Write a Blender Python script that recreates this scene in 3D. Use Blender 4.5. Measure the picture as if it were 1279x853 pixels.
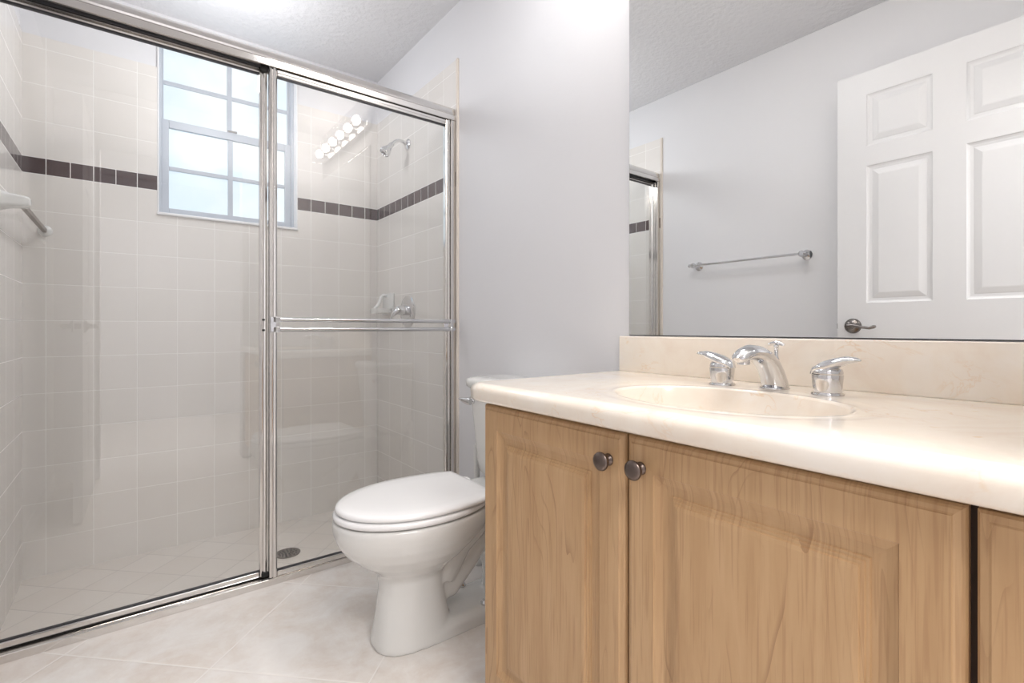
import bpy, bmesh, math, random
from mathutils import Vector, Matrix
S = bpy.context.scene
for o in list(bpy.data.objects): bpy.data.objects.remove(o)
COL = S.collection
PI = math.pi

# ------------------------------------------------------------------ camera, world, exposure
CAMZ = 0.935
YAW = math.radians(37.68)
cam_d = bpy.data.cameras.new('camera'); cam = bpy.data.objects.new('camera', cam_d); COL.objects.link(cam)
cam.location = (0, 0, CAMZ); cam.rotation_euler = (PI/2, 0, -YAW)
cam_d.sensor_width = 36; cam_d.lens = 617/1279*36; cam_d.shift_y = -16.5/1279
cam_d.clip_start = 0.02
S.camera = cam
S.view_settings.view_transform = 'Standard'; S.view_settings.look = 'None'
S.view_settings.gamma = 1; S.view_settings.use_curve_mapping = False
S.view_settings.exposure = 0.19
W = bpy.data.worlds.new('World'); S.world = W; W.use_nodes = True
bg = W.node_tree.nodes['Background']
bg.inputs[0].default_value = (0.80, 0.90, 1.0, 1); bg.inputs[1].default_value = 1.2

HALL_POWER = 44.0
BULB = 90.0
PANE = .72
def area(name, loc, rot, sx, sy, power, col):
    l = bpy.data.lights.new(name, 'AREA'); l.shape = 'RECTANGLE'; l.size = sx; l.size_y = sy
    l.energy = power; l.color = col
    o = bpy.data.objects.new(name, l); COL.objects.link(o); o.location = loc; o.rotation_euler = rot
    return o
# added fill lights without fixtures: one in the hall, one under the bathroom ceiling
area('hall_fill_light', (0.25, -0.85, 2.38), (0, 0, 0), 0.9, 0.9, HALL_POWER, (1.0, 0.97, 0.94))
area('bathroom_fill_light', (0.70, 1.12, 2.395), (0, 0, 0), 0.30, 0.36, 3.5, (0.97, 0.985, 1.0))
l = bpy.data.lights.new('shower_fill_light', 'POINT'); l.energy = 7.2; l.color = (0.98, 0.985, 1.0); l.shadow_soft_size = 0.09  # added fill light with no fixture, brightens the shower and its ceiling
o = bpy.data.objects.new('shower_fill_light', l); COL.objects.link(o); o.location = (0.34, 2.34, 2.04)

# ------------------------------------------------------------------ dimensions (metres)
XR = 1.182      # mirror wall
XL = -0.362     # opposite wall
XTL = -0.354    # face of the shower tile on that wall
YB = 2.850      # window wall (tile face)
YF = -0.020     # wall with the doorway
ZC = 2.42       # ceiling
ZS = -0.105     # shower floor (stepped down)
YS = 1.955      # front of the shower track
BAND0, BAND1, TTOP = 1.581, 1.650, 2.160

# ------------------------------------------------------------------ node helpers
def mat(name):
    m = bpy.data.materials.new(name); m.use_nodes = True
    nt = m.node_tree; b = nt.nodes['Principled BSDF']
    return m, nt, b
class N:
    def __init__(s, nt): s.nt = nt
    def new(s, t): return s.nt.nodes.new(t)
    def link(s, a, b): s.nt.links.new(a, b)
    def math(s, op, a, b=None, c=None):
        n = s.new('ShaderNodeMath'); n.operation = op
        for i, v in enumerate((a, b, c)):
            if v is None: continue
            if isinstance(v, (int, float)): n.inputs[i].default_value = v
            else: s.link(v, n.inputs[i])
        return n.outputs[0]
    def coord(s):
        t = s.new('ShaderNodeTexCoord'); x = s.new('ShaderNodeSeparateXYZ'); s.link(t.outputs['Object'], x.inputs[0])
        return t.outputs['Object'], x.outputs[0], x.outputs[1], x.outputs[2]
    def noise(s, vec, scale, detail=4, rough=.5, dist=0):
        n = s.new('ShaderNodeTexNoise'); s.link(vec, n.inputs['Vector'])
        n.inputs['Scale'].default_value = scale; n.inputs['Detail'].default_value = detail
        n.inputs['Roughness'].default_value = rough; n.inputs['Distortion'].default_value = dist
        return n.outputs[0]
    def ramp(s, f, stops):
        r = s.new('ShaderNodeValToRGB'); s.link(f, r.inputs[0]); e = r.color_ramp.elements
        while len(e) < len(stops): e.new(.5)
        for i, (p, c) in enumerate(stops):
            e[i].position = p; e[i].color = (c[0], c[1], c[2], 1) if not isinstance(c, (int, float)) else (c, c, c, 1)
        return r.outputs[0]
    def mix(s, f, a, b, mode='MIX'):
        n = s.new('ShaderNodeMix'); n.data_type = 'RGBA'; n.blend_type = mode
        for k, v in ((0, f), (6, a), (7, b)):
            if isinstance(v, (int, float)): n.inputs[k].default_value = v
            elif isinstance(v, tuple): n.inputs[k].default_value = (*v, 1)
            else: s.link(v, n.inputs[k])
        return n.outputs[2]
    def bump(s, h, strength, dist, b):
        n = s.new('ShaderNodeBump'); n.inputs['Strength'].default_value = strength; n.inputs['Distance'].default_value = dist
        s.link(h, n.inputs['Height']); s.link(n.outputs[0], b.inputs['Normal'])
    def mapping(s, vec, sc=(1, 1, 1), rot=(0, 0, 0), loc=(0, 0, 0)):
        n = s.new('ShaderNodeMapping'); s.link(vec, n.inputs[0])
        n.inputs['Scale'].default_value = sc; n.inputs['Rotation'].default_value = rot; n.inputs['Location'].default_value = loc
        return n.outputs[0]
    def cell(s, v, pitch, off):      # (floor index, distance to nearest joint in metres)
        q = s.math('DIVIDE', s.math('SUBTRACT', v, off), pitch)
        fl = s.math('FLOOR', q); fr = s.math('SUBTRACT', q, fl)
        d = s.math('MULTIPLY', s.math('MINIMUM', fr, s.math('SUBTRACT', 1.0, fr)), pitch)
        return fl, d
    def rnd(s, a, b):
        c = s.new('ShaderNodeCombineXYZ'); s.link(a, c.inputs[0]); s.link(b, c.inputs[1])
        w = s.new('ShaderNodeTexWhiteNoise'); w.noise_dimensions = '3D'; s.link(c.outputs[0], w.inputs['Vector'])
        return w.outputs['Value']
def srgb(r, g, b):
    f = lambda v: (v/255/12.92) if v/255 <= .04045 else ((v/255+.055)/1.055)**2.4
    return (f(r), f(g), f(b))

def m_paint(name, col, bscale=60, bstr=.12, rough=.55, bd=.002):
    m, nt, b = mat(name); n = N(nt); P, x, y, z = n.coord()
    v = n.noise(P, 3, 2)
    c = n.mix(v, tuple(k*.97 for k in col), col)
    n.link(c, b.inputs['Base Color']); b.inputs['Roughness'].default_value = rough
    n.bump(n.noise(P, bscale, 3), bstr, bd, b)
    return m
M_WALL = m_paint('wall_paint', srgb(230, 230, 233))
M_CEIL = m_paint('ceiling_texture', srgb(226, 226, 229), 38, .8, .8, .008)
M_WHITE = m_paint('white_enamel', srgb(238, 238, 240), 25, .03, .35)
M_DOORW = m_paint('door_enamel', srgb(221, 221, 223), 40, .06, .4)

def m_simple(name, col, metal=0, rough=.3, coat=0, nscale=40, var=.04):
    m, nt, b = mat(name); n = N(nt); P, x, y, z = n.coord()
    v = n.noise(P, nscale, 3)
    n.link(n.mix(v, tuple(k*(1-var) for k in col), col), b.inputs['Base Color'])
    b.inputs['Metallic'].default_value = metal; b.inputs['Roughness'].default_value = rough
    b.inputs['Coat Weight'].default_value = coat; b.inputs['Coat Roughness'].default_value = .05
    return m
M_CHROME = m_simple('chrome', (.70, .70, .71), 1, .05)
M_FRAME = m_simple('polished_aluminium', (.74, .72, .70), 1, .11)
M_DARKF = m_simple('dark_track_gap', (.03, .03, .035), .3, .4)
M_BRONZE = m_simple('brushed_pewter', (.17, .135, .12), 1, .30)
M_DARKMET = m_simple('dark_satin_nickel', (.22, .20, .19), 1, .24)
M_BARMET = m_simple('bar_metal_reflection_brown', (.30, .26, .23), .9, .3)  # brown reflections on the bar are put into the metal colour
M_PORC = m_simple('porcelain', srgb(232, 232, 230), 0, .10, .5, 10, .01)
M_SEAT = m_simple('seat_plastic', srgb(249, 249, 250), 0, .16, .2, 10, .01)
M_BLACK = m_simple('black', (.012, .012, .012), 0, .5)
M_PLASTIC = m_simple('white_plastic', srgb(238, 238, 236), 0, .3)
M_WINF = m_simple('window_frame_paint', srgb(190, 197, 207), 0, .4)
M_MIRROR = m_simple('mirror_silver', (.90, .915, .915), 1, .0, 0, 40, 0)
M_CAULK = m_simple('tile_edge_bullnose', srgb(228, 219, 209), 0, .3)

def m_tile(name, axis, off):
    m, nt, b = mat(name); n = N(nt); P, x, y, z = n.coord()
    h = x if axis == 'X' else y
    p = .1535; g = .0013
    ci, cd = n.cell(h, p, off)
    zi1, zd1 = n.cell(z, .1533, BAND0); zi2, zd2 = n.cell(z, .1533, BAND1)
    bi, bd = n.cell(h, p/2, off)
    above = n.math('GREATER_THAN', z, BAND1); below = n.math('LESS_THAN', z, BAND0)
    band = n.math('SUBTRACT', 1.0, n.math('ADD', above, below))
    zd = n.math('ADD', n.math('MULTIPLY', zd2, above), n.math('ADD', n.math('MULTIPLY', zd1, below),
         n.math('MULTIPLY', band, n.math('MINIMUM', n.math('SUBTRACT', z, BAND0), n.math('SUBTRACT', BAND1, z)))))
    hd = n.math('ADD', n.math('MULTIPLY', bd, band), n.math('MULTIPLY', cd, n.math('SUBTRACT', 1.0, band)))
    d = n.math('MINIMUM', zd, hd)
    tile = n.math('SMOOTH_MIN', n.math('DIVIDE', d, g), 1.0, .2)
    tile = n.math('GREATER_THAN', d, g)
    r = n.rnd(ci, n.math('ADD', zi1, n.math('MULTIPLY', above, 40.0)))
    rb = n.rnd(bi, zi1)
    base = n.mix(r, srgb(232, 228, 223), srgb(237, 233, 229))
    mot = n.noise(P, 9, 3)
    base = n.mix(n.math('MULTIPLY', mot, .35), base, srgb(224, 219, 215))
    br = n.mix(rb, srgb(58, 40, 41), srgb(72, 52, 53))
    br = n.mix(n.math('MULTIPLY', n.noise(P, 260, 2), .25), br, srgb(112, 88, 86))
    c = n.mix(band, base, br)
    c = n.mix(tile, srgb(247, 245, 242), c)
    n.link(c, b.inputs['Base Color'])
    n.link(n.math('ADD', .16, n.math('MULTIPLY', n.math('SUBTRACT', 1.0, tile), .5)), b.inputs['Roughness'])
    hh = n.math('MINIMUM', n.math('DIVIDE', d, .004), 1.0)
    hh = n.math('ADD', hh, n.math('MULTIPLY', n.noise(P, 6, 1), .6))
    n.bump(hh, .25, .0015, b)
    return m
M_TILEB = m_tile('shower_tile_back', 'X', -.282)
M_TILER = m_tile('shower_tile_right', 'Y', YB-.03)
M_TILEL = m_tile('shower_tile_left', 'Y', YB-.03)

def m_floor(name, pitch, u0, w0, g, c1, c2, cg, blot, rough):
    m, nt, b = mat(name); n = N(nt); P, x, y, z = n.coord()
    u = n.math('MULTIPLY', n.math('SUBTRACT', x, y), .70711); w = n.math('MULTIPLY', n.math('ADD', x, y), .70711)
    ui, ud = n.cell(u, pitch, u0); wi, wd = n.cell(w, pitch, w0)
    d = n.math('MINIMUM', ud, wd); tile = n.math('GREATER_THAN', d, g)
    r = n.rnd(ui, wi)
    base = n.mix(r, c1, c2)
    f = n.ramp(n.noise(P, 5, 8, .65, .8), [(.38, 0), (.68, 1)])
    base = n.mix(n.math('MULTIPLY', f, blot), base, tuple(k*q for k, q in zip(c2, (.84, .76, .69))))
    f2 = n.ramp(n.noise(P, 22, 8, .7, .3), [(.35, 0), (.75, 1)])
    base = n.mix(n.math('MULTIPLY', f2, blot*.5), base, tuple(min(1, k*1.2) for k in c1))
    c = n.mix(tile, cg, base)
    n.link(c, b.inputs['Base Color']); b.inputs['Roughness'].default_value = rough
    hh = n.math('ADD', n.math('MINIMUM', n.math('DIVIDE', d, .006), 1.0), n.math('MULTIPLY', n.noise(P, 60, 4), .25))
    n.bump(hh, .3, .0015, b)
    return m
M_FLOOR = m_floor('stone_floor_tile', .456, -.54, 1.24, .0022, srgb(240, 236, 233), srgb(236, 231, 227), srgb(246, 242, 238), .75, .24)
M_SFLOOR = m_floor('shower_floor_tile', .1555, -1.638, 1.576, .0016, srgb(235, 229, 223), srgb(230, 223, 216), srgb(205, 198, 192), .15, .30)

def m_maple():
    m, nt, b = mat('maple_foil'); n = N(nt); P, x, y, z = n.coord()
    Q = n.mapping(P, (.12, 1, .09))
    g = n.noise(Q, 34, 5, .6, .4)
    base = n.ramp(g, [(.25, srgb(182, 146, 107)), (.5, srgb(197, 162, 122)), (.75, srgb(208, 174, 135))])
    big = n.noise(n.mapping(P, (1, 1, .35)), 5.5, 3)
    base = n.mix(n.math('MULTIPLY', big, .3), base, srgb(180, 140, 96))
    # cathedral figure: contour lines of a stretched noise field
    f = n.noise(n.mapping(P, (.12, 1, .14), loc=(3, 1, 2)), 6.5, 2.5, .5, .5)
    k = n.math('FRACT', n.math('MULTIPLY', f, 21.0))
    ln = n.ramp(k, [(0, 1), (.08, .45), (.16, 0), (1, 0)])
    brk = n.ramp(n.noise(n.mapping(P, (1, 1, .2)), 14, 2), [(.46, 0), (.60, 1)])
    ff = n.math('MULTIPLY', n.math('MULTIPLY', ln, brk), .50)
    base = n.mix(ff, base, srgb(132, 92, 58))
    tk = n.ramp(n.noise(n.mapping(P, (.05, 1, .03)), 260, 2), [(.54, 0), (.66, 1)])
    base = n.mix(n.math('MULTIPLY', tk, .34), base, srgb(156, 116, 80))
    n.link(base, b.inputs['Base Color']); b.inputs['Roughness'].default_value = .42
    n.bump(g, .05, .001, b)
    return m
M_MAPLE = m_maple()
M_TOE = m_simple('toe_kick_wood', srgb(140, 106, 76), 0, .5)
M_INSIDE = m_simple('cabinet_shadow_gap', srgb(60, 42, 30), 0, .7)

def m_marble():
    m, nt, b = mat('cultured_marble'); n = N(nt); P, x, y, z = n.coord()
    v = n.noise(P, 5, 6, .6, 1.4)
    c = n.ramp(v, [(.3, srgb(242, 228, 213)), (.5, srgb(247, 237, 224)), (.7, srgb(249, 242, 233))])
    w = n.noise(n.mapping(P, (1, 1, 1.6), (0, 0, .6)), 4.2, 5, .55, 2.2)
    vein = n.ramp(w, [(.485, 0), (.50, 1), (.515, 0)])
    gate = n.ramp(n.noise(P, 7, 2), [(.50, 0), (.66, 1)])
    c = n.mix(n.math('MULTIPLY', n.math('MULTIPLY', vein, gate), .40), c, srgb(230, 188, 135))
    sp = n.ramp(n.noise(P, 26, 2), [(.72, 0), (.78, 1)])
    c = n.mix(n.math('MULTIPLY', sp, .35), c, srgb(232, 190, 128))
    n.link(c, b.inputs['Base Color']); b.inputs['Roughness'].default_value = .14
    b.inputs['Coat Weight'].default_value = .4; b.inputs['Coat Roughness'].default_value = .06
    return m
M_MARBLE = m_marble()

def m_glass(name, r0, tint=(1, 1, 1)):
    m, nt, b = mat(name); n = N(nt); nt.nodes.remove(b)
    geo = n.new('ShaderNodeNewGeometry'); vm = n.new('ShaderNodeVectorMath'); vm.operation = 'DOT_PRODUCT'
    n.link(geo.outputs['Normal'], vm.inputs[0]); n.link(geo.outputs['Incoming'], vm.inputs[1])
    c = n.math('SUBTRACT', 1.0, n.math('ABSOLUTE', vm.outputs['Value']))
    fr = n.math('ADD', r0, n.math('MULTIPLY', n.math('POWER', c, 5.0), 1-r0))
    t = n.new('ShaderNodeBsdfTransparent'); t.inputs[0].default_value = (*tint, 1)
    g = n.new('ShaderNodeBsdfGlossy'); g.inputs['Roughness'].default_value = 0.0
    mx = n.new('ShaderNodeMixShader'); n.link(fr, mx.inputs[0]); n.link(t.outputs[0], mx.inputs[1]); n.link(g.outputs[0], mx.inputs[2])
    n.link(mx.outputs[0], nt.nodes['Material Output'].inputs[0])
    return m
M_GLASS = m_glass('shower_glass', .072, (.985, .99, .99))
M_CRYSTAL = m_glass('crystal', .12)

def m_pane():
    m, nt, b = mat('frosted_lit_pane'); n = N(nt); P, x, y, z = n.coord()
    v = n.noise(P, 2.6, 3, .5, .3)
    c = n.ramp(v, [(.35, (.72, .87, 1.0)), (.62, (.93, .98, 1.0))])
    b.inputs['Base Color'].default_value = (.25, .28, .3, 1); b.inputs['Roughness'].default_value = .25
    n.link(c, b.inputs['Emission Color']); b.inputs['Emission Strength'].default_value = PANE
    n.bump(n.noise(P, 160, 2), .3, .001, b)
    return m
M_PANE = m_pane()
def m_bulb():
    m, nt, b = mat('lit_bulb'); b.inputs['Emission Color'].default_value = (1.0, .92, .83, 1)
    b.inputs['Emission Strength'].default_value = BULB
    b.inputs['Base Color'].default_value = (.9, .9, .9, 1)
    return m
M_BULB = m_bulb()

# ------------------------------------------------------------------ mesh helpers
class MB:
    def __init__(s): s.b = bmesh.new()
    def box(s, x0, x1, y0, y1, z0, z1, bev=0, seg=2):
        x0, x1 = sorted((x0, x1)); y0, y1 = sorted((y0, y1)); z0, z1 = sorted((z0, z1))
        t = bmesh.new()
        M = Matrix.Translation(((x0+x1)/2, (y0+y1)/2, (z0+z1)/2)) @ Matrix.Diagonal((x1-x0, y1-y0, z1-z0, 1))
        bmesh.ops.create_cube(t, size=1, matrix=M)
        if bev: bmesh.ops.bevel(t, geom=t.edges[:], offset=bev, segments=seg, profile=.5, affect='EDGES')
        s.merge(t); return s
    def merge(s, t, M=None):
        me = bpy.data.meshes.new('tmp'); t.to_mesh(me); t.free()
        if M is not None: me.transform(M)
        s.b.from_mesh(me); bpy.data.meshes.remove(me)
    def rings(s, rings, closed=False, cap0=True, cap1=True):
        L = [[s.b.verts.new(p) for p in r] for r in rings]
        n = len(L[0])
        pr = list(zip(L[:-1], L[1:])) + ([(L[-1], L[0])] if closed else [])
        for a, c in pr:
            for i in range(n):
                j = (i+1) % n
                try: s.b.faces.new((a[i], a[j], c[j], c[i]))
                except ValueError: pass
        if not closed:
            if cap0: s.b.faces.new(L[0][::-1])
            if cap1: s.b.faces.new(L[-1])
        return s
    def lathe(s, prof, M=None, n=32):      # prof: (r, z) list, around local z
        t = MB(); R = []
        for r, z in prof:
            r = max(r, 1e-5)
            R.append([(r*math.cos(2*PI*i/n), r*math.sin(2*PI*i/n), z) for i in range(n)])
        t.rings(R); bmesh.ops.remove_doubles(t.b, verts=t.b.verts, dist=2e-5)
        s.merge(t.b, M); return s
    def tube(s, pts, rad, n=16, flat=1.0):
        pts = [Vector(p) for p in pts]; R = []
        rads = rad if isinstance(rad, (list, tuple)) else [rad]*len(pts)
        up = None
        for i, p in enumerate(pts):
            t = (pts[min(i+1, len(pts)-1)]-pts[max(i-1, 0)]).normalized()
            if up is None:
                up = Vector((0, 0, 1)) if abs(t.z) < .9 else Vector((1, 0, 0))
            a = t.cross(up).normalized(); bb = a.cross(t).normalized(); up = bb
            r = rads[i]; ra, rb = r if isinstance(r, tuple) else (r, r*flat)
            R.append([p + a*ra*math.cos(2*PI*k/n) + bb*rb*math.sin(2*PI*k/n) for k in range(n)])
        s.rings(R); return s
    def prism(s, poly, axis, a, b_):      # poly: 2D list; axis X: (y,z)
        def P(u, v, w):
            return {'X': (w, u, v), 'Y': (u, w, v), 'Z': (u, v, w)}[axis]
        s.rings([[P(u, v, a) for u, v in poly], [P(u, v, b_) for u, v in poly]]); return s
    def build(s, name, m, parent=None, smooth=False, angle=35, sub=0, origin=None):
        bmesh.ops.recalc_face_normals(s.b, faces=s.b.faces[:])
        me = bpy.data.meshes.new(name); s.b.to_mesh(me); s.b.free()
        me.materials.append(m)
        o = bpy.data.objects.new(name, me); COL.objects.link(o)
        if smooth:
            me.polygons.foreach_set('use_smooth', [True]*len(me.polygons))
            if angle < 180: me.set_sharp_from_angle(angle=math.radians(angle))
        if sub:
            q = o.modifiers.new('sub', 'SUBSURF'); q.levels = sub; q.render_levels = sub
        if parent is not None: 
            o.parent = parent
            o.matrix_parent_inverse = PINV.get(parent.name, Matrix())
        if origin is not None:
            v = Vector(origin); me.transform(Matrix.Translation(-v)); o.location = v
        return o
PINV = {}
def tag(o, label, cat, group=None):
    o['label'] = label; o['category'] = cat
    if group: o['group'] = group
    return o
def empty(name, loc, label, cat, group=None):
    o = bpy.data.objects.new(name, None); COL.objects.link(o); o.location = loc; o.empty_display_size = .05
    PINV[o.name] = Matrix.Translation(-Vector(loc))
    return tag(o, label, cat, group)
def struct(o): o['kind'] = 'structure'; return o

def rrect(x0, x1, y0, y1, r, n=8):
    pts = []
    for cx, cy, a0 in ((x1-r, y1-r, 0), (x0+r, y1-r, PI/2), (x0+r, y0+r, PI), (x1-r, y0+r, 1.5*PI)):
        for k in range(n+1):
            a = a0 + PI/2*k/n; pts.append((cx+r*math.cos(a), cy+r*math.sin(a)))
    return pts

def panel_face(mb, u0, u1, v0, v1, prof, P):
    """nested rectangular loops: prof = [(inset, depth)]; P(u,v,depth)->xyz; last loop is filled"""
    prev = None
    for ins, dep in prof:
        loop = [mb.b.verts.new(P(u, v, dep)) for u, v in ((u0+ins, v0+ins), (u1-ins, v0+ins), (u1-ins, v1-ins), (u0+ins, v1-ins))]
        if prev:
            for i in range(4): mb.b.faces.new((prev[i], prev[(i+1) % 4], loop[(i+1) % 4], loop[i]))
        prev = loop
    mb.b.faces.new(prev)

# ================================================================== ROOM SHELL
T = .10
# floor of bathroom, doorway and hall
struct(MB().box(XL-T, XR+T, YF-.12, YS+.05, -.10-T, 0).build('floor', M_FLOOR))
struct(MB().box(-1.3, XR+T+.4, -2.2, YF-.12, -T, 0).build('floor_hall', M_FLOOR))
struct(MB().box(XTL-T, XR+T, YS+.05, YB+T, ZS-T, ZS).build('floor_shower', M_SFLOOR))
struct(MB().box(XTL-T, XR+T, YF-.12, YB+T+.1, ZC, ZC+T).build('ceiling', M_CEIL))
struct(MB().box(-1.3, XR+T+.4, -2.2, YF-.12, ZC, ZC+T).build('ceiling_hall', M_CEIL))
# side walls
wl = struct(MB().box(XL-T, XL, YF-.12, 1.925, 0, ZC).box(XL-T, XL, 1.925, YB+T, ZS, ZC).build('wall_left', M_WALL))
MB().box(XL, XTL, 1.937, YB, ZS, TTOP).build('tile_cladding', M_TILEL, wl)
MB().box(XL-.002, XTL+.0025, 1.924, 1.9375, 0, TTOP+.002, .0015).build('tile_edge', M_CAULK, wl)
wr = struct(MB().box(XR, XR+T, YF-.12, YB+T, ZS, ZC).build('wall_right', M_WALL))
MB().box(XR-.007, XR, 1.937, YB, ZS, TTOP).build('tile_cladding', M_TILER, wr)
MB().box(XR-.0095, XR+.002, 1.924, 1.9375, 0, TTOP+.002, .0015).build('tile_edge', M_CAULK, wr)
# window wall with opening
WX0, WX1, WZ0, WZ1 = .103, .718, 1.480, 2.375
b = MB(); bo = .008
b.box(XTL-T, WX0, YB+bo, YB+T+.1, ZS, ZC).box(WX1, XR+T, YB+bo, YB+T+.1, ZS, ZC)
b.box(WX0, WX1, YB+bo, YB+T+.1, ZS, WZ0).box(WX0, WX1, YB+bo, YB+T+.1, WZ1, ZC)
wb = struct(b.build('wall_back', M_WALL))
b = MB()
b.box(XTL-.004, WX0, YB, YB+bo, ZS, TTOP).box(WX1, XR-.003, YB, YB+bo, ZS, TTOP).box(WX0, WX1, YB, YB+bo, ZS, WZ0)
b.build('tile_cladding', M_TILEB, wb)
# wall with the doorway (camera stands in it), and the hall behind
DX0, DX1, DZ = -.150, .640, 2.05
b = MB().box(XL-T, DX0, YF-.12, YF, 0, ZC).box(DX1, XR, YF-.12, YF, 0, ZC).box(DX0, DX1, YF-.12, YF, DZ, ZC)
struct(b.build('wall_front', M_WALL))
b = MB().box(-1.4, -1.3, -2.2, YF-.12, 0, ZC).box(XR+T+.4, XR+T+.5, -2.2, YF-.12, 0, ZC).box(-1.4, XR+T+.5, -2.3, -2.2, 0, ZC)
b.box(-1.3, XL-T, YF-.13, YF-.12, 0, ZC).box(XR, XR+T+.4, YF-.13, YF-.12, 0, ZC)
struct(b.build('wall_hall', M_WALL))
b = MB().box(DX0-.06, DX0, YF, YF+.012, 0, DZ+.06, .003).box(DX0-.06, DX1+.0, YF, YF+.012, DZ, DZ+.06, .003)
struct(b.build('trim_1', M_WHITE))
struct(MB().box(XL, XL+.012, .03, 1.920, 0, .083, .003).build('baseboard_left', M_WHITE))
struct(MB().box(XR-.012, XR, .995, 1.920, 0, .083, .003).build('baseboard_right', M_WHITE))

# ================================================================== WINDOW
win = bpy.data.objects.new('window_1', None); COL.objects.link(win); struct(win)
win.location = (.41, YB+.09, WZ0); PINV['window_1'] = Matrix.Translation(-win.location)
def rect_frame(mb, x0, x1, z0, z1, y0, y1, w, wt=None, wb_=None, bev=.002):
    wt = wt or w; wb_ = wb_ or w
    mb.box(x0, x0+w, y0, y1, z0, z1, bev); mb.box(x1-w, x1, y0, y1, z0, z1, bev)
    mb.box(x0+w, x1-w, y0, y1, z1-wt, z1, bev); mb.box(x0+w, x1-w, y0, y1, z0, z0+wb_, bev)
fy = YB+.055
b = MB(); rect_frame(b, WX0+.001, WX1-.001, WZ0+.001, WZ1-.001, fy, fy+.10, .014); b.build('window_frame', M_WINF, win)
zm = (WZ0+WZ1)/2
def sash(z0, z1, y0, name, rails):
    b = MB(); x0, x1 = WX0+.015, WX1-.015
    rect_frame(b, x0, x1, z0, z1, y0, y0+.028, rails[0], rails[1], rails[2])
    s_ = b.build(name, M_WINF, win)
    xm = (x0+x1)/2; zc = (z0+rails[2]+z1-rails[1])/2
    m = MB().box(xm-.011, xm+.011, y0+.004, y0+.014, z0+rails[2], z1-rails[1], .002)
    m.box(x0+rails[0], x1-rails[0], y0+.005, y0+.0135, zc-.010, zc+.010, .002)
    m.build('muntin', M_WINF, s_)
    MB().box(x0+rails[0]-.003, x1-rails[0]+.003, y0+.015, y0+.019, z0+.01, z1-.01).build('window_pane', M_PANE, s_)
    return s_
PINV['sash'] = Matrix()
s1 = sash(WZ0+.015, zm+.020, fy+.012, 'lower_sash', (.030, .038, .024))
s2 = sash(zm-.018, WZ1-.015, fy+.045, 'upper_sash', (.010, .018, .030))
MB().box(.395, .440, fy+.002, fy+.014, zm+.020, zm+.030, .003).build('sash_lock', M_CHROME, win)
MB().box(WX0-.006, WX1+.006, YB-.012, fy, WZ0-.012, WZ0+.001, .004).build('window_sill', M_WHITE, win)
b = MB().box(WX0-.004, WX0+.003, YB-.003, fy, WZ0, WZ1, .002).box(WX1-.003, WX1+.004, YB-.003, fy, WZ0, WZ1, .002)
b.box(WX0, WX1, YB+.008, fy, WZ1-.003, WZ1+.002)
b.build('window_reveal', M_WHITE, win)

# ================================================================== ROOM DOOR (seen in the mirror)
door = bpy.data.objects.new('door_1', None); COL.objects.link(door); struct(door)
door.location = (0, 0, 0)
dth = .035; dw = .762; dh = 2.050
def door_face(mb, X, sgn):
    ub = [0, .111, .336, .437, .662, dw]      # from the free edge
    zb = [.012, .24, .86, 1.045, 1.640, 1.725, 1.950, dh]
    P = lambda u, v, d: (X - sgn*d, u, v)
    prof = [(0, 0), (.004, .004), (.010, .0065), (.020, .0075), (.024, .006), (.042, .0015), (.046, .001)]
    for i in range(5):
        for j in range(7):
            u0, u1, v0, v1 = ub[i], ub[i+1], zb[j], zb[j+1]
            if i in (1, 3) and j in (1, 3, 5): panel_face(mb, u0, u1, v0, v1, prof, P)
            else: mb.b.faces.new([mb.b.verts.new(P(u, v, 0)) for u, v in ((u0, v0), (u1, v0), (u1, v1), (u0, v1))])
b = MB(); door_face(b, dth, 1); door_face(b, 0, -1)
for (u0, v0, u1, v1) in ((0, .012, dw, .012), (dw, .012, dw, dh), (dw, dh, 0, dh), (0, dh, 0, .012)):
    b.b.faces.new([b.b.verts.new(p) for p in ((0, u0, v0), (0, u1, v1), (dth, u1, v1), (dth, u0, v0))])
bmesh.ops.remove_doubles(b.b, verts=b.b.verts, dist=1e-5)
dl = b.build('door_leaf', M_DOORW, door)
def lever(X, sgn):
    b = MB()
    Mx = Matrix.Translation((X, .061, .945)) @ Matrix.Rotation(sgn*PI/2, 4, 'Y')
    b.lathe([(0, 0), (.033, 0), (.033, .004), (.029, .010), (.018, .014), (.012, .02), (.011, .045), (0, .047)], Mx)
    x = X+sgn*.042
    b.tube([(x, .055, .945), (x, .075, .947), (x+sgn*.003, .105, .940), (x+sgn*.002, .135, .936), (x-sgn*.002, .150, .941), (x-sgn*.003, .158, .944)],
           [.010, .0085, .0065, .006, .0075, .004])
    h = b.build('door_handle', M_DARKMET, door, True); return h
lever(dth, 1); lever(0, -1)
MB().box(.005, .030, -.004, .001, .933, .957, .001).build('latch', M_BLACK, door)
# door stands open along the left wall; local y runs from the free edge to the hinge
ang = math.radians(1.0)
door.matrix_world = Matrix.Translation((-.180-dth, .868, 0)) @ Matrix.Rotation(ang, 4, 'Z') @ Matrix.Diagonal((1, 1, 1, 1))
for c in door.children: c.data.transform(Matrix.Diagonal((1, -1, 1, 1))); c.data.flip_normals()

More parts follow.
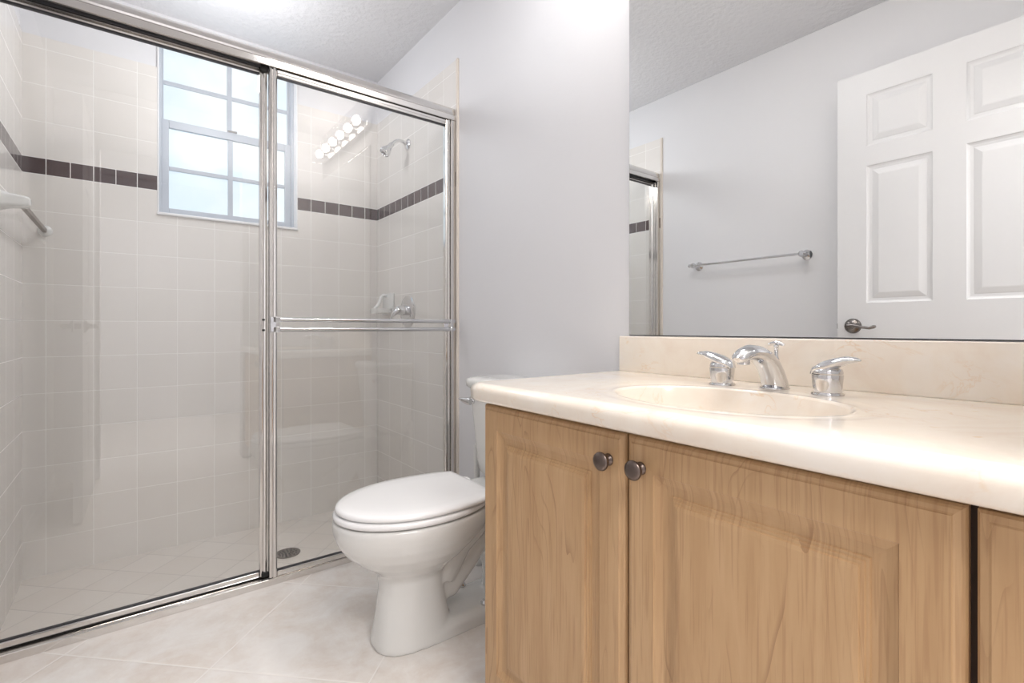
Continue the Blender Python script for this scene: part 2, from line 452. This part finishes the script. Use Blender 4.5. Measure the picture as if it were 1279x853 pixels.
# ================================================================== SHOWER ENCLOSURE
en = empty('shower_enclosure', (.41, YS, 0), 'silver framed sliding glass shower doors across the tiled shower', 'shower door')
XJ0, XJ1 = XTL+.002, XR-.007
HZ0, HZ1 = 1.880, 1.943
prof = [(YS-.016, HZ0+.001), (YS-.016, HZ0+.022), (YS-.011, HZ0+.028), (YS-.013, HZ0+.034), (YS-.010, HZ0+.050), (YS-.002, HZ0+.060), (YS+.012, HZ1),
        (YS+.045, HZ1), (YS+.055, HZ1-.010), (YS+.058, HZ0+.001), (YS+.055, HZ0), (YS+.055, HZ0+.012), (YS-.012, HZ0+.012), (YS-.012, HZ0)]
MB().prism(prof, 'X', XJ0, XJ1).build('header', M_FRAME, en)
MB().box(XJ0, XJ1, YS-.011, YS+.054, HZ0+.006, HZ0+.014).build('header_channel', M_FRAME, en)
MB().box(XJ0, XJ1, YS+.0165, YS+.0215, HZ0+.001, HZ0+.012).build('channel_gap_shade', M_DARKF, en)  # solid dark strip; the channel's shade is put into its colour
# wall jambs
for x0, x1 in ((XJ0, XJ0+.024), (XJ1-.024, XJ1)):
    MB().box(x0, x1, YS-.014, YS-.004, .028, HZ0, .002).box(x0, x1, YS+.004, YS+.050, .028, HZ0, .002).box(x0+.004, x1-.004, YS-.01, YS+.045, .028, HZ0-.002).build('wall_jamb', M_FRAME, en)
# bottom track
prof = [(YS, 0.0005), (YS, .022), (YS+.002, .024), (YS+.010, .026), (YS+.012, .026), (YS+.013, .016), (YS+.028, .016), (YS+.029, .030), (YS+.033, .030),
        (YS+.034, .018), (YS+.046, .018), (YS+.047, .034), (YS+.053, .034), (YS+.055, 0.0005)]
MB().prism(prof, 'X', XJ0, XJ1).build('bottom_track', M_FRAME, en)
def slider(x0, x1, y, name, front):
    z0, z1 = .031, HZ0+.006; tr = .030 if front else .022
    p = MB().box(x0+.012, x1-.012, y+.008, y+.013, z0+.014, z1-.014).build(name, M_GLASS, en)
    w = .026
    for a in (x0, x1-w):
        pf = [(0, .021), (0, .002), (.002, 0), (.007, -.0015), (.0085, .0015), (.0105, .0015), (.0115, -.002), (.0145, -.0042), (.018, -.0045), (.0215, -.0025), (.025, .001), (w, .003), (w, .021)]
        b = MB().prism([(a+p, y+q) for p, q in pf], 'Z', z0, z1)
        b.build('stile', M_FRAME, p)
    MB().box(x0+w, x1-w, y, y+.021, z1-tr, z1, .003).box(x0+w, x1-w, y-.0025, y+.002, z1-.020, z1-.010, .001).build('top_rail', M_FRAME, p)
    MB().box(x0+w, x1-w, y, y+.021, z0, z0+.018, .003).build('bottom_rail', M_FRAME, p)
    MB().box(x0+w, x1-w, y+.004, y+.017, z1-tr-.004, z1-tr).build('gasket', M_DARKF, p)
    MB().box(x0+w, x1-w, y+.004, y+.017, z0+.018, z0+.021).build('gasket', M_DARKF, p)
    return p
PA = slider(.398, 1.152, YS-.006, 'front_sliding_panel', True)
PB = slider(XJ0+.006, .397, YS+.024, 'rear_sliding_panel', False)
# twin towel bars on the front panel
for z in (.966, .931):
    MB().tube([(.415, YS-.047, z), (.80, YS-.047, z), (1.148, YS-.047, z)], .0085).build('towel_bar', M_CHROME, PA, True)
for x in (.400, 1.118):
    b = MB().box(x, x+.030, YS-.010, YS-.005, .920, .977, .001)
    for z in (.966, .931): b.box(x+.006, x+.024, YS-.058, YS-.006, z-.0095, z+.0095, .002)
    b.box(x+.010, x+.020, YS-.052, YS-.006, .931, .966)
    b.build('bar_bracket', M_CHROME, PA)
for z in (.966, .928): MB().lathe([(0, 0), (.004, 0), (.004, .003), (0, .004)], Matrix.Translation((.384, YS+.0215, z)) @ Matrix.Rotation(PI/2, 4, 'X'), 12).build('screw', M_BLACK, PB, True)
MB().box(.372, .397, YS+.010, YS+.026, HZ0-.012, HZ0+.006, .002).build('roller_bumper', M_BLACK, PB)
MB().box(.376, .400, YS+.014, YS+.024, .030, .046, .002).build('bottom_guide', M_BLACK, PB)

# ================================================================== SHOWER FITTINGS
def lath(mb, prof, loc, axis, n=32):
    R = {'-X': Matrix.Rotation(-PI/2, 4, 'Y'), '-Y': Matrix.Rotation(PI/2, 4, 'X'), 'Z': Matrix(), '+X': Matrix.Rotation(PI/2, 4, 'Y')}[axis] if isinstance(axis, str) else axis
    return mb.lathe(prof, Matrix.Translation(loc) @ R, n)
XT = XR-.007
sh = empty('overhead_shower', (XT, 2.43, 1.915), 'chrome shower head on a curved arm high on the tiled shower wall', 'shower head')
lath(MB(), [(0, 0), (.030, 0), (.030, .003), (.024, .009), (.012, .013), (0, .014)], (XT, 2.43, 1.915), '-X').build('flange', M_CHROME, sh, True)
arm = [(XT-.008, 2.43, 1.915), (XT-.030, 2.43, 1.926), (XT-.055, 2.43, 1.927), (XT-.078, 2.43, 1.914), (XT-.096, 2.43, 1.892)]
MB().tube(arm, .0085).build('shower_arm', M_CHROME, sh, True)
dirv = Vector((-.62, 0, -.78)).normalized()
R = dirv.to_track_quat('Z', 'Y').to_matrix().to_4x4()
hp = Vector((XT-.094, 2.43, 1.895))
b = MB().lathe([(0, -.006), (.011, -.006), (.014, .002), (.014, .010), (.013, .016), (.019, .030), (.026, .046), (.029, .058), (.028, .064), (.025, .067), (0, .065)], Matrix.Translation(hp) @ R)
for i in range(8): b.lathe([(0, -.003), (.0035, -.003), (.003, .006), (0, .007)], Matrix.Translation(hp) @ R @ Matrix.Translation((.018*math.cos(i*PI/4), .018*math.sin(i*PI/4), .065)), 8)
b.build('spray_head', M_CHROME, sh, True)

va = empty('shower_valve', (XT, 2.43, 1.030), 'round chrome shower valve plate with lever on the tiled wall', 'shower valve')
lath(MB(), [(0, 0), (.086, 0), (.087, .003), (.080, .008), (.055, .014), (.030, .017), (0, .017)], (XT, 2.43, 1.024), '-X', 48).build('escutcheon', M_CHROME, va, True)
lath(MB(), [(0, 0), (.026, 0), (.027, .030), (.022, .052), (.012, .060), (0, .062)], (XT-.014, 2.43, 1.030), '-X').build('valve_stem', M_CHROME, va, True)
MB().tube([(XT-.050, 2.43, 1.040), (XT-.066, 2.432, 1.028), (XT-.084, 2.438, 1.006), (XT-.092, 2.443, .984)], [(.020, .016), (.025, .016), (.021, .012), (.008, .005)]).build('lever', M_CHROME, va, True)

sd = empty('soap_dish', (XT, 2.675, 1.02), 'white ceramic soap dish with a looped handle in the shower corner', 'soap dish')
b = MB().box(XT-.010, XT, 2.602, 2.748, 1.010, 1.135, .004)
b.rings([[(x, y, z) for x, y in rrect(XT-.095, XT-.004, 2.612-q, 2.738+q, .03, 6)] for z, q in ((1.018, -.012), (1.024, 0), (1.046, .003))])
b.build('dish_tray', M_PORC, sd, True)
MB().tube([(XT-.006, 2.690, 1.122), (XT-.03, 2.690, 1.125), (XT-.045, 2.690, 1.110), (XT-.052, 2.690, 1.085), (XT-.064, 2.690, 1.062), (XT-.084, 2.690, 1.045)], [.011, .009, .0085, .0085, .009, .008]).build('handle', M_PORC, sd, True)

dr = empty('floor_drain', (.575, 2.44, ZS), 'round dark drain grate in the shower floor', 'drain')
MB().lathe([(.0, 0), (.054, 0), (.054, .003), (.048, .004), (.044, .0025), (0, .0025)], Matrix.Translation((.575, 2.44, ZS+.0002)), 40).build('drain_rim', M_DARKMET, dr, True)
b = MB()
for r_, n_ in ((.012, 5), (.024, 9), (.036, 13)):
    for i in range(n_):
        a = 2*PI*i/n_
        b.lathe([(0, 0), (.0036, 0), (.0036, .001), (0, .001)], Matrix.Translation((.575+r_*math.cos(a), 2.44+r_*math.sin(a), ZS+.0027)), 8)
b.build('drain_hole', M_BLACK, dr)

tb = empty('shower_towel_bar', (XTL, 2.27, 1.338), 'metal bar on a white ceramic post inside the shower, by the left wall', 'towel bar')
b = MB()
zc = 1.345
b.rings([[(x, 2.24+s_*u, zc+s_*v) for u, v in rrect(-.045, .045, -.038, .038, .02, 5)] for x, s_ in ((XTL, 1), (XTL+.012, 1), (XTL+.024, .8), (XTL+.048, .58), (XTL+.078, .50), (XTL+.092, .42), (XTL+.097, .25))])
b.build('ceramic_post', M_PORC, tb, True, 60)
MB().box(XTL+.062, XTL+.076, 2.245, YB-.003, zc-.008, zc+.008, .0015).build('bar', M_BARMET, tb)
lath(MB(), [(0, 0), (.024, 0), (.022, .006), (.013, .012), (0, .012)], (XTL+.069, YB, zc), '-Y').build('wall_socket', M_PORC, tb, True)

# ================================================================== TOWEL BAR ON THE PAINTED WALL (mirror)
tw = empty('towel_bar', (XL, 1.367, 1.307), 'polished metal towel bar on the painted wall, reflected in the mirror', 'towel bar')
for y in (1.067, 1.667):
    lath(MB(), [(0, 0), (.026, 0), (.026, .004), (.020, .010), (.011, .016), (.010, .055), (.0145, .060), (.016, .068), (.012, .078), (0, .080)], (XL, y, 1.307), '+X').build('post', M_CHROME, tw, True)
MB().tube([(XL+.066, 1.050, 1.307), (XL+.066, 1.367, 1.307), (XL+.066, 1.684, 1.307)], .0062).build('bar', M_CHROME, tw, True)
for y, s_ in ((1.045, -1), (1.689, 1)): MB().lathe([(0, -.008), (.007, -.008), (.010, -.002), (.010, .004), (.005, .010), (0, .010)], Matrix.Translation((XL+.066, y, 1.307)) @ Matrix.Rotation(-s_*PI/2, 4, 'X'), 20).build('finial', M_CHROME, tw, True)

# ================================================================== VANITY CABINET
XC = .652; CT = .808
vc = empty('vanity_cabinet', (.91, .48, 0), 'maple wood vanity cabinet with raised panel doors under the sink top', 'cabinet')
b = MB().box(XC+.022, XR-.001, .950, .966, .095, CT-.042, .001).box(XC+.022, XR-.001, YF+.001, YF+.017, .095, CT-.042, .001)
b.box(XC+.022, XR-.001, YF+.017, .950, .095, .111).box(XR-.008, XR-.001, YF+.017, .950, .111, CT-.042)
b.build('cabinet_body', M_MAPLE, vc)
MB().box(XC+.085, XR-.02, YF+.002, .955, 0.0, .095).build('toe_kick', M_TOE, vc)
MB().box(XC+.0195, XC+.0222, YF+.004, .962, .098, CT-.046).build('front_gap_shade', M_INSIDE, vc)  # solid dark sheet; shade between the doors is put into its colour
DPROF = [(0, .020), (0, .010), (.002, .006), (.0045, .0035), (.009, .0025), (.0105, .0015), (.0115, 0), (.054, 0), (.0550, .0020), (.060, .0045), (.067, .0080), (.075, .0095), (.0815, .0095),
         (.0825, .0070), (.0862, .0066), (.0870, .0044), (.0912, .0038), (.0922, .0014), (.0985, .0004)]
def cab_door(y0, y1, z0, z1, prof=DPROF, name='cabinet_door'):
    b = MB(); P = lambda u, v, d: (XC+d, u, v)
    panel_face(b, y0, y1, z0, z1, prof, P)
    b.b.faces.new([b.b.verts.new(P(u, v, .020)) for u, v in ((y0, z0), (y1, z0), (y1, z1), (y0, z1))])
    bmesh.ops.remove_doubles(b.b, verts=b.b.verts, dist=1e-6)
    return b.build(name, M_MAPLE, vc)
ZD0, ZD1 = .100, CT-.050
d1 = cab_door(.5385, .9555, ZD0, ZD1); d2 = cab_door(.1115, .5345, ZD0, ZD1)
nar = [(0, .020), (0, .007), (.0025, .003), (.009, .0015), (.011, 0), (.030, 0)]
d3 = cab_door(YF+.004, .1045, ZD0, ZD1, nar, 'narrow_panel')
KN = [(0, 0), (.0105, 0), (.0105, .002), (.0085, .004), (.006, .008), (.006, .013), (.010, .0165), (.0155, .0185), (.0162, .0205), (.0152, .0235), (.010, .0262), (.005, .0272), (0, .0275)]
for y, d in ((.572, d1), (.504, d2)):
    lath(MB(), KN, (XC+.0005, y, .709), '-X', 40).build('knob', M_BRONZE, d, True, 50)

# ================================================================== VANITY TOP with integral basin
vt = empty('countertop', (.91, .49, CT-.04), 'cream marbled vanity top with oval basin and backsplash below the mirror', 'countertop')
CX, CY, EA, EB = .862, .488, .150, .207       # ellipse centre, half-size in x, in y
TX0, TY1 = .648, .977
nose = .021
def outline(off, rad=.018):
    x0 = TX0-off; y1 = TY1+off
    return rrect(x0, XR-.001, YF+.001, y1, rad+max(off, 0)+.001, 10)
base = outline(0)
# dense resample of the outline
def resample(pts, n):
    L = [0]
    for i in range(len(pts)):
        a = Vector(pts[i]); c = Vector(pts[(i+1) % len(pts)]); L.append(L[-1]+(c-a).length)
    out = []
    for k in range(n):
        t = L[-1]*k/n; i = 0
        while L[i+1] < t: i += 1
        f = (t-L[i])/max(L[i+1]-L[i], 1e-9); a = Vector(pts[i]); c = Vector(pts[(i+1) % len(pts)])
        out.append(tuple(a.lerp(c, f)))
    return out
NB = 200
B = resample(base, NB)
th = [math.atan2((p[1]-CY)/EB, (p[0]-CX)/EA) for p in B]
def ell(s, z): return [(CX+EA*s*math.cos(t), CY+EB*s*math.sin(t), z) for t in th]
def off_ring(o, z):
    out = []
    for p in B:
        x, y = p
        cx = min(max(x, TX0+.019), 9); cy = min(y, TY1-.019)
        dx, dy = x-cx, y-cy
        L_ = math.hypot(dx, dy)
        if L_ > 1e-6: x += dx/L_*o; y += dy/L_*o
        out.append((min(x, XR-.001), max(y, YF+.001), z))
    return out
R_ = [ell(1.0, CT-.0055), ell(1.012, CT-.0025), ell(1.03, CT-.001), ell(1.06, CT-.0016), ell(1.12, CT-.0018), ell(1.20, CT-.0008), ell(1.26, CT)]
R_.append([(e[0]*.5+p[0]*.5, e[1]*.5+p[1]*.5, CT) for e, p in zip(ell(1.30, CT), B)])
R_ += [off_ring(-.004, CT), off_ring(0, CT)]
for k in range(1, 9):
    a = PI/2*k/8
    R_.append(off_ring(nose*math.sin(a), CT-.018+.018*math.cos(a)))
for k in range(1, 7):
    a = PI/2*k/6
    R_.append(off_ring(nose-.012+.012*math.cos(a), CT-.030-.012*math.sin(a)))
R_.append(off_ring(-.01, CT-.042)); R_.append(off_ring(-.10+.02, CT-.040))
MB().rings(R_, cap0=False, cap1=False).build('slab', M_MARBLE, vt, True, 60)
R_ = []
for s_, z in ((1.0, -.0055), (.985, -.012), (.96, -.025), (.92, -.048), (.85, -.075), (.75, -.098), (.6, -.118), (.42, -.129), (.22, -.134), (.10, -.135)):
    R_.append(ell(s_, CT+z))
MB().rings(R_, cap0=False, cap1=True).build('basin', M_MARBLE, vt, True, 80)
MB().lathe([(0, 0), (.028, 0), (.028, .002), (.022, .003), (.02, .007), (0, .009)], Matrix.Translation((CX, CY, CT-.1345))).build('drain_stopper', M_CHROME, vt, True)
MB().box(XR-.021, XR-.001, YF+.001, .978, CT-.0005, .912, .003).build('backsplash', M_MARBLE, vt, True, 50)

# ================================================================== FAUCET
FY = .483; FX = 1.068
fa = empty('faucet', (FX, FY, CT), 'chrome widespread faucet with spout and two lever handles on the cream vanity top', 'faucet')
b = MB()
b.lathe([(0, 0), (.027, 0), (.028, .003), (.027, .006), (0, .006)], Matrix.Translation((FX, FY, CT-.0008)) @ Matrix.Diagonal((1.15, 1, 1, 1)))
path = [(1.074, .804), (1.068, .820), (1.056, .840), (1.040, .858), (1.018, .873), (.992, .883), (.965, .886), (.942, .883), (.925, .877), (.916, .873)]
rads = [(.026, .027), (.0250, .0260), (.0240, .0240), (.0235, .0215), (.023, .0190), (.0220, .0165), (.0210, .0155), (.0190, .0130), (.0160, .0100), (.009, .005)]
b.tube([(x, FY, z+.001) for x, z in path], rads, 24)
sp = b.build('spout', M_CHROME, fa, True, 60)
lath(MB(), [(0, 0), (.0110, 0), (.0115, .010), (.010, .012), (0, .012)], (.940, FY, .865), 'Z').build('aerator', M_CHROME, sp, True)
b = MB()
b.lathe([(0, 0), (.0062, 0), (.0055, .004), (.004, .008), (.004, .026), (.0052, .029), (.004, .033), (0, .034)], Matrix.Translation((1.076, FY, .868)), 20)
b.tube([(1.076, FY-.016, .9000), (1.076, FY-.008, .9028), (1.076, FY, .9035), (1.076, FY+.008, .9028), (1.076, FY+.016, .9000)], [.0028, .0045, .0055, .0045, .0028], 12)
b.build('lift_knob', M_CHROME, sp, True)
for y, s_ in ((.590, 1), (.378, -1)):
    X0 = 1.052
    b = MB()
    b.lathe([(0, 0), (.0270, 0), (.0275, .003), (.0262, .0055), (.0235, .0065), (.0240, .012), (.0265, .038), (.0262, .040), (0, .040)], Matrix.Translation((X0, y, CT-.0008)), 40)
    h = b.build('handle_base', M_CHROME, fa, True, 40)
    b = MB()
    b.lathe([(0, 0), (.0258, 0), (.0262, .003), (.024, .009), (.014, .014), (0, .015)], Matrix.Translation((X0, y, CT+.0405)), 40)
    b.tube([(X0, y-s_*.0255, CT+.039), (X0, y-s_*.018, CT+.0475), (X0-.001, y+s_*.000, CT+.0545), (X0-.003, y+s_*.017, CT+.0620), (X0-.005, y+s_*.034, CT+.0680), (X0-.007, y+s_*.049, CT+.0695), (X0-.008, y+s_*.057, CT+.0685)],
           [(.012, .004), (.0205, .0085), (.0240, .0120), (.0215, .0100), (.0165, .0075), (.0110, .0045), (.003, .0015)], 20)
    b.build('lever', M_CHROME, h, True, 50)

# ================================================================== MIRROR
mi = empty('wall_mirror', (XR, .465, .914), 'large frameless mirror on the wall above the vanity backsplash', 'mirror')
MB().box(XR-.004, XR, YF+.001, .952, .914, 2.08).build('mirror_backing', M_BLACK, mi)
MB().box(XR-.006, XR-.004, YF+.001, .951, .9155, 2.08).build('mirror_glass', M_MIRROR, mi)

# ================================================================== VANITY LIGHT (seen reflected in the shower glass)
vl = empty('vanity_light', (XR, .52, 2.235), 'crystal vanity light bar with lit bulbs, reflected in the shower glass', 'light fixture')
MB().box(XR-.030, XR-.001, .08, .98, 2.175, 2.275, .004).build('back_plate', M_CHROME, vl)
for i in range(6):
    y = .155+i*.75/5
    bu = MB().lathe([(0, -.026), (.012, -.024), (.022, -.014), (.026, 0), (.022, .014), (.012, .024), (0, .026)], Matrix.Translation((XR-.075, y, 2.225)), 16).build('light_bulb', M_BULB, vl, True)
    lath(MB(), [(0, 0), (.022, 0), (.022, .012), (.014, .022), (.014, .03), (0, .03)], (XR-.030, y, 2.225), '-X', 20).build('bulb_socket', M_CHROME, vl, True)
    for r0, z0 in ((.048, 2.262), (.052, 2.188)):
        for k in range(8):
            a = 2*PI*k/8
            p = Vector((XR-.078+.8*r0*math.cos(a), y+r0*math.sin(a), z0))
            MB().lathe([(0, -.016), (.007, 0), (0, .016)], Matrix.Translation(p), 6).build('crystal', M_CRYSTAL, bu)
MB().box(XR-.125, XR-.120, .08, .98, 2.176, 2.180).box(XR-.125, XR-.03, .08, .084, 2.176, 2.180).box(XR-.125, XR-.03, .976, .98, 2.176, 2.180).build('crystal_rail', M_CHROME, vl)

# ================================================================== TOILET
TYC = 1.385
tl = empty('toilet', (.80, TYC, 0), 'white two-piece toilet with closed lid between the shower and vanity', 'toilet')
def egg(xc, af, ab, hw, z, xclip=None, n=64, pw=1.0):
    out = []
    for i in range(n):
        t = 2*PI*i/n; c, s_ = math.cos(t), math.sin(t)
        x = xc + (ab if c > 0 else af)*math.copysign(abs(c)**pw, c); y = TYC + hw*math.copysign(abs(s_)**pw, s_)
        if xclip is not None and x > xclip: x = xclip
        out.append((x, y, z))
    return out
b = MB()
XW = .70
rim = []
for z, xf, xb, hw, pw in ((.0, .560, .800, .094, .8), (.012, .559, .800, .094, .8), (.05, .566, .795, .090, .82), (.10, .574, .785, .087, .85), (.16, .581, .775, .085, .88), (.20, .580, .775, .088, .9),
                      (.218, .571, .785, .097, .95), (.235, .549, .81, .114, 1), (.26, .514, .85, .138, 1), (.29, .482, .89, .159, 1), (.32, .461, .93, .173, 1), (.345, .451, .95, .180, 1),
                      (.365, .447, .96, .183, 1), (.380, .447, .96, .183, 1), (.388, .452, .955, .179, 1)):
    xc = min(XW, (xf+xb)/2+.02)
    rim.append(egg(xc, xc-xf, xb-xc, hw, z, n=96, pw=pw))
b.rings(rim)
# rear deck under the tank
b.rings([[(x, y, z) for x, y in rrect(x0, XR-.022, TYC-h, TYC+h, .04, 6)] for z, x0, h in ((.24, .98, .075), (.30, .90, .10), (.345, .86, .125), (.375, .85, .135), (.388, .855, .130))])
# foot and trapway
b.rings([[(x, y, z) for x, y in rrect(.66, 1.07, TYC-h, TYC+h, .05, 6)] for z, h in ((0, .0935), (.030, .092), (.042, .080), (.048, .068))])
b.tube([(.70, TYC, .12), (.80, TYC, .13), (.86, TYC, .19), (.90, TYC, .235), (.95, TYC, .24), (.99, TYC, .19), (1.01, TYC, .12), (1.01, TYC, .03)], [.055, .056, .056, .056, .055, .056, .056, .058], 20)
b.tube([(.76, TYC, .16), (.80, TYC, .26), (.86, TYC, .33)], [.07, .085, .10], 20)
bowl = b.build('bowl', M_PORC, tl, True, 180)
q = bowl.modifiers.new('fuse', 'REMESH'); q.mode = 'VOXEL'; q.voxel_size = .0045; q.use_smooth_shade = True
q = bowl.modifiers.new('soft', 'SMOOTH'); q.factor = .5; q.iterations = 9
def slab(params, name, m, clip, xf, hw0):
    R = []
    for sc, z in params:
        R.append(egg(XW, XW-xf-sc, .347-sc, hw0-sc, z, clip-sc*.6, 96))
    return MB().rings(R).build(name, m, tl, True, 50)
# seat ring
R = []
for sc, z in ((.006, .391), (.000, .395), (-.001, .401), (.002, .408), (.010, .4105), (.050, .4105), (.058, .406), (.058, .394), (.054, .391)):
    R.append(egg(XW, XW-.4495-sc, .25-sc, .1825-sc, z, .905-sc*.6, 96))
MB().rings(R, closed=True).build('seat', M_SEAT, tl, True, 50)
slab(((.012, .4128), (.003, .4135), (0, .417), (.0005, .422), (.004, .4265), (.012, .4295), (.040, .4320), (.09, .4330)), 'lid', M_SEAT, .905, .455, .180)
for s_ in (-1, 1): MB().box(.895, .935, TYC+s_*.075-.018, TYC+s_*.075+.018, .386, .416, .006, 3).build('hinge', M_SEAT, tl, True)
# tank
def bow(x0, x1, h, r, z, bw=.018):
    pts = rrect(x0, x1, TYC-h, TYC+h, r, 8); out = []
    pts = resample(pts, 120)
    for x, y in pts:
        f = 1-((y-TYC)/h)**2
        k = (x1-x)/(x1-x0)
        out.append((x - bw*f*k, y, z))
    return out
b = MB().rings([bow(1.045, XR-.012, .150, .04, .392, .02), bow(1.028, XR-.010, .165, .04, .41, .02), bow(1.022, XR-.008, .170, .04, .45, .02), bow(1.004, XR-.008, .190, .04, .69, .02), bow(1.003, XR-.008, .191, .04, .716, .02)])
b.build('tank', M_PORC, tl, True, 60)
MB().rings([bow(.998, XR-.006, .195, .045, .716, .02), bow(.990, XR-.004, .203, .05, .722, .02), bow(.988, XR-.004, .205, .05, .738, .02), bow(.993, XR-.004, .201, .05, .748, .02), bow(1.008, XR-.010, .188, .045, .754, .02), bow(1.03, XR-.03, .165, .04, .756, .015)]).build('tank_lid', M_PORC, tl, True, 60)
b = MB()
lath(b, [(0, 0), (.015, 0), (.015, .006), (.009, .010), (.008, .022), (0, .023)], (.996, TYC+.140, .672), '-X', 20)
b.tube([(.976, TYC+.126, .668), (.974, TYC+.140, .669), (.967, TYC+.160, .672), (.960, TYC+.180, .675)], [(.009, .012), (.010, .013), (.008, .009), (.003, .003)], 12)
b.build('flush_lever', M_CHROME, tl, True)
for s_ in (-1, 1): MB().lathe([(.0, 0), (.013, 0), (.013, .006), (.008, .013), (0, .015)], Matrix.Translation((.905, TYC+s_*.068, .046)), 16).build('bolt_cap', M_CHROME, tl, True)

br = empty('toilet_brush', (1.105, 1.662, 0), 'white handle standing behind the toilet, beside the shower jamb', 'toilet brush')
MB().lathe([(0, 0), (.048, 0), (.050, .01), (.046, .11), (.040, .125), (0, .125)], Matrix.Translation((1.105, 1.662, .0)), 32).build('holder', M_PLASTIC, br, True)
MB().lathe([(0, .12), (.008, .12), (.0085, .26), (.012, .36), (.0135, .43), (.012, .462), (.006, .474), (0, .475)], Matrix.Translation((1.105, 1.662, 0)), 24).build('handle', M_PLASTIC, br, True)
